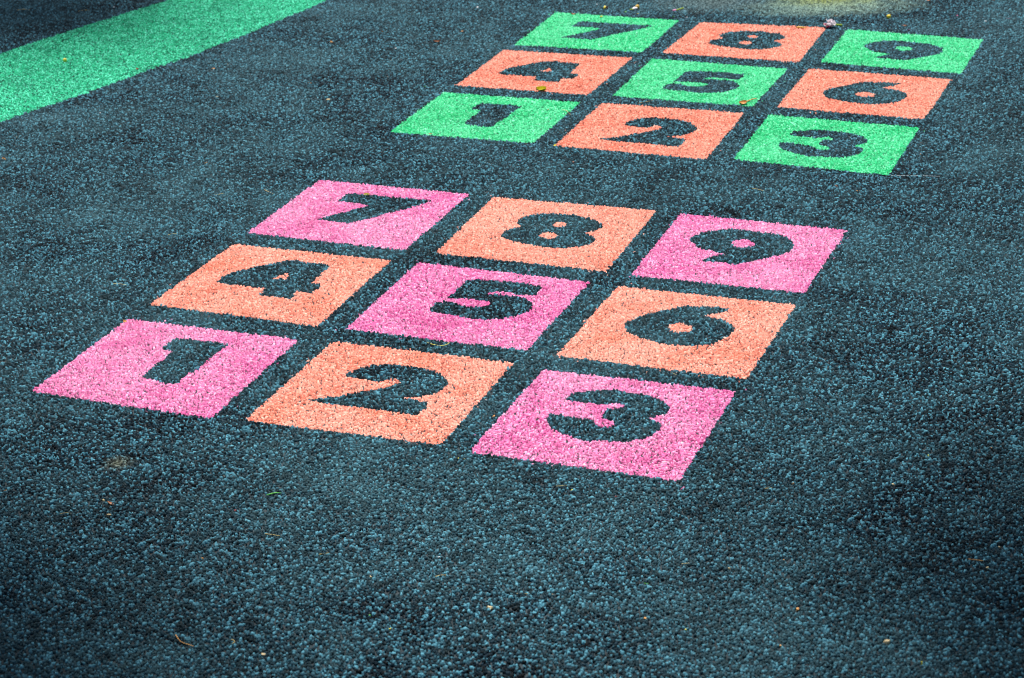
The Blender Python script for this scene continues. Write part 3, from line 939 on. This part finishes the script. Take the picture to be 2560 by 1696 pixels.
# ochre bud with a white throat
fl = root("flower_bud", 0.387, 6.252, math.radians(40))
tag(fl, "ochre ball-shaped flower bud with a white throat behind green square seven", "flower bud", "fallen blossoms and buds")
o = link("bud_ball", ball("bud_ball", 0.0066, LITTER['ochre'], 1, 1, 1, 5, 0.06), fl); o.location = (0.014, 0.004, ZTOP + 0.0062)
o = link("throat", ball("throat", 0.005, LITTER['petal'], 2.1, 0.95, 0.85, 6, 0.08, dimple=False), fl); o.location = (0.001, 0, ZTOP + 0.0045)
for s in (-1, 1):
    p = link("sepal", blade("sepal", 0.013, 0.006, LITTER['lime'], 0.6, 0.5, 6, 3), fl)
    p.location = (-0.0135, 0.002 * s, ZTOP + 0.003)
    p.rotation_euler = (0.5 * s, 0.1, 0.35 * s)

# pink bud on a lime stem
fl = root("flower_bud", 0.5119, 6.2298, math.radians(44))
tag(fl, "pink bud on a straight lime stem behind the farther grid, beside salmon square eight", "flower bud", "fallen blossoms and buds")
o = link("bud_ball", ball("bud_ball", 0.0042, LITTER['pink'], 1.5, 1, 0.9, 9, 0.08), fl); o.location = (-0.0175, 0, ZTOP + 0.0036)
link("stem", tube("stem", resample([(-0.013, 0, ZTOP + 0.003), (0.004, 0.0005, ZTOP + 0.0028), (0.021, 0, ZTOP + 0.0034)]), [0.0019] * 7, LITTER['lime'], 8), fl)

# small yellow bud with a brown side
fl = root("flower_bud", 0.3016, 6.2751, math.radians(70))
tag(fl, "small upright yellow bud with a brown husk behind green square seven", "flower bud", "fallen blossoms and buds")
o = link("bud_ball", ball("bud_ball", 0.004, LITTER['berry'], 1.5, 0.95, 0.95, 11, 0.06), fl); o.location = (0, 0, ZTOP + 0.0048); o.rotation_euler = (0, -0.6, 0)
p = link("husk", blade("husk", 0.011, 0.007, LITTER['brown'], 0.8, 0.8, 6, 3), fl); p.location = (0.002, -0.0035, ZTOP + 0.0045); p.rotation_euler = (1.2, -0.5, 0)

# yellow-green leaf between 4 and 1
o = link("fallen_leaf", blade("fallen_leaf", 0.026, 0.019, LITTER['leaf'], 0.35, 0.8, 12, 6, 0.9, 0.0005))
o.location = (0.0963, 5.4582, ZTOP + 0.0012); o.rotation_euler = (0.25, 0.05, -0.12)
tag(o, "cupped yellow-green leaf at the near edge of salmon square four", "leaf", "larger fallen leaves")
rib = link("midrib", tube("midrib", [(-0.013, 0, 0.0022), (-0.006, 0, 0.0012), (0.0, 0, 0.0006), (0.008, 0, 0.0012), (0.0125, 0, 0.0024)], [0.0006, 0.0006, 0.0005, 0.0004, 0.0002], LITTER['lime']), o)

# orange leaf with a long stalk by 5
lf = root("fallen_leaf", 0.5935, 5.284, math.radians(37))
tag(lf, "orange leaf with a long stalk at the corner of green square five", "leaf", "larger fallen leaves")
p = link("leaf_blade", blade("leaf_blade", 0.020, 0.017, LITTER['orange'], 0.5, 0.5, 10, 5, 0.8), lf); p.location = (-0.001, -0.001, ZTOP + 0.0012); p.rotation_euler = (0.2, 0, -0.3)
link("stalk", tube("stalk", resample([(0.006, 0, ZTOP + 0.002), (0.02, 0.002, ZTOP + 0.0035), (0.034, 0.001, ZTOP + 0.005), (0.046, 0, ZTOP + 0.0045)]), [0.0014] * 10, LITTER['orange'], 6), lf)

# mustard pod on square 8
lf = root("seed_pod", 0.832, 5.985, math.radians(-12))
tag(lf, "mustard seed pod with a raised hook lying on salmon square eight", "seed pod")
link("pod", tube("pod", resample([(-0.013, 0, ZTOP + 0.002), (-0.006, 0, ZTOP + 0.0035), (0.006, -0.001, ZTOP + 0.003), (0.017, 0, ZTOP + 0.002)]), [0.0012, 0.0018, 0.0024, 0.0027, 0.0027, 0.0025, 0.0021, 0.0017, 0.0012, 0.0006], LITTER['ochre'], 8), lf)
link("hook", tube("hook", resample([(-0.013, 0, ZTOP + 0.002), (-0.0155, 0.002, ZTOP + 0.007), (-0.015, 0.004, ZTOP + 0.013)]), [0.0011, 0.001, 0.001, 0.0009, 0.0008, 0.0007, 0.0006], LITTER['brown'], 6), lf)

# bright grass blade in the foreground
o = link("grass_blade", tube("grass_blade", resample([(-0.0121, -0.0025, ZTOP + 0.001), (-0.004, -0.0012, ZTOP + 0.0026), (0.005, 0.0012, ZTOP + 0.003), (0.0121, 0.0027, ZTOP + 0.0012)], 4), [0.0006, 0.0008, 0.0010, 0.0011, 0.0011, 0.0011, 0.001, 0.001, 0.0009, 0.0008, 0.0006, 0.0005, 0.0003], LITTER['grass'], 6))
o.location = (-0.3932, 3.2035, 0)
tag(o, "bright green grass blade on the charcoal rubber in front of peach square two", "grass blade")

# dark curled leaf on the far edge of the view
o = link("fallen_leaf", blade("fallen_leaf", 0.05, 0.026, LITTER['dark brown'], 0.7, 0.9, 12, 6))
o.location = (1.134, 6.30, ZTOP + 0.002); o.rotation_euler = (0.3, 0, 0.1)
tag(o, "dark curled leaf beyond the pale lichen patch", "leaf", "larger fallen leaves")


# ------------------------------------------------------------------ unseen trees, added to shade the edges of the view
bark = plain('grey_bark', srgb(120, 106, 92), srgb(70, 60, 52), 0.85, 30)
leaf_mat = plain('tree_leaf', srgb(70, 112, 44), srgb(36, 70, 26), 0.5, 12)


def leaf_cloud(seed, r, n):
    rg = np.random.default_rng(seed)
    lob = rg.normal(0, 0.45 * r, (9, 3)) * (1, 1, 0.45)
    c = lob[rg.integers(0, 9, n)] + rg.normal(0, 0.30 * r, (n, 3)) * (1, 1, 0.6)
    a_ = rg.random(n) * 6.28; t_ = rg.normal(0, 0.5, n); L = rg.uniform(0.05, 0.10, n)
    d = np.c_[np.cos(a_) * np.cos(t_), np.sin(a_) * np.cos(t_), np.sin(t_)]
    w = np.c_[-np.sin(a_), np.cos(a_), rg.normal(0, 0.4, n)] * 0.30
    V = np.stack([c - d * L[:, None], c + w * L[:, None], c + d * L[:, None], c - w * L[:, None]], 1).reshape(-1, 3)
    return np_mesh("crown", V, np.arange(4 * n).reshape(-1, 4), leaf_mat)


for x, y, h, lean, r, seed, label in ((1.95, 4.15, 3.2, (-0.62, -0.35), 1.0, 1, "added shade tree out of view, right of the nearer number grid"),
                                      (-1.85, 3.85, 3.2, (0.60, -0.10), 1.0, 2, "added shade tree out of view, left of the nearer number grid"),
                                      (-2.7, 8.9, 3.4, (0.35, 0.0), 0.80, 3, "added shade tree out of view, beyond the wide green band")):
    t = root("added_shade_tree", x, y)
    tag(t, label, "tree", "unseen trees added for their shade")
    top = (lean[0], lean[1], h)
    pts = resample([(0, 0, -0.05), (0.03, 0.02, 0.6), (lean[0] * 0.35, lean[1] * 0.35, 1.6), (lean[0] * 0.8, lean[1] * 0.8, h - 0.5), top], 4)
    tr = link("trunk", tube("trunk", [tuple(q) for q in pts], [0.075 * (1 - 0.75 * k / (len(pts) - 1)) for k in range(len(pts))], bark, 10), t)
    rg = random.Random(seed)
    for k in range(6):
        an = k * 1.05 + rg.random()
        q = pts[len(pts) - 6 + k // 2]
        e = (q[0] + r * 0.75 * math.cos(an), q[1] + r * 0.75 * math.sin(an), q[2] + rg.uniform(0.2, 0.55))
        mid = ((q[0] + e[0]) / 2, (q[1] + e[1]) / 2, q[2] + 0.12)
        link("limb", tube("limb", [tuple(v) for v in resample([tuple(q), mid, e])], [0.024, 0.022, 0.019, 0.016, 0.012, 0.009, 0.005], bark, 7), tr)
    cr = link("crown", leaf_cloud(seed, r, 3200), t)
    cr.location = top
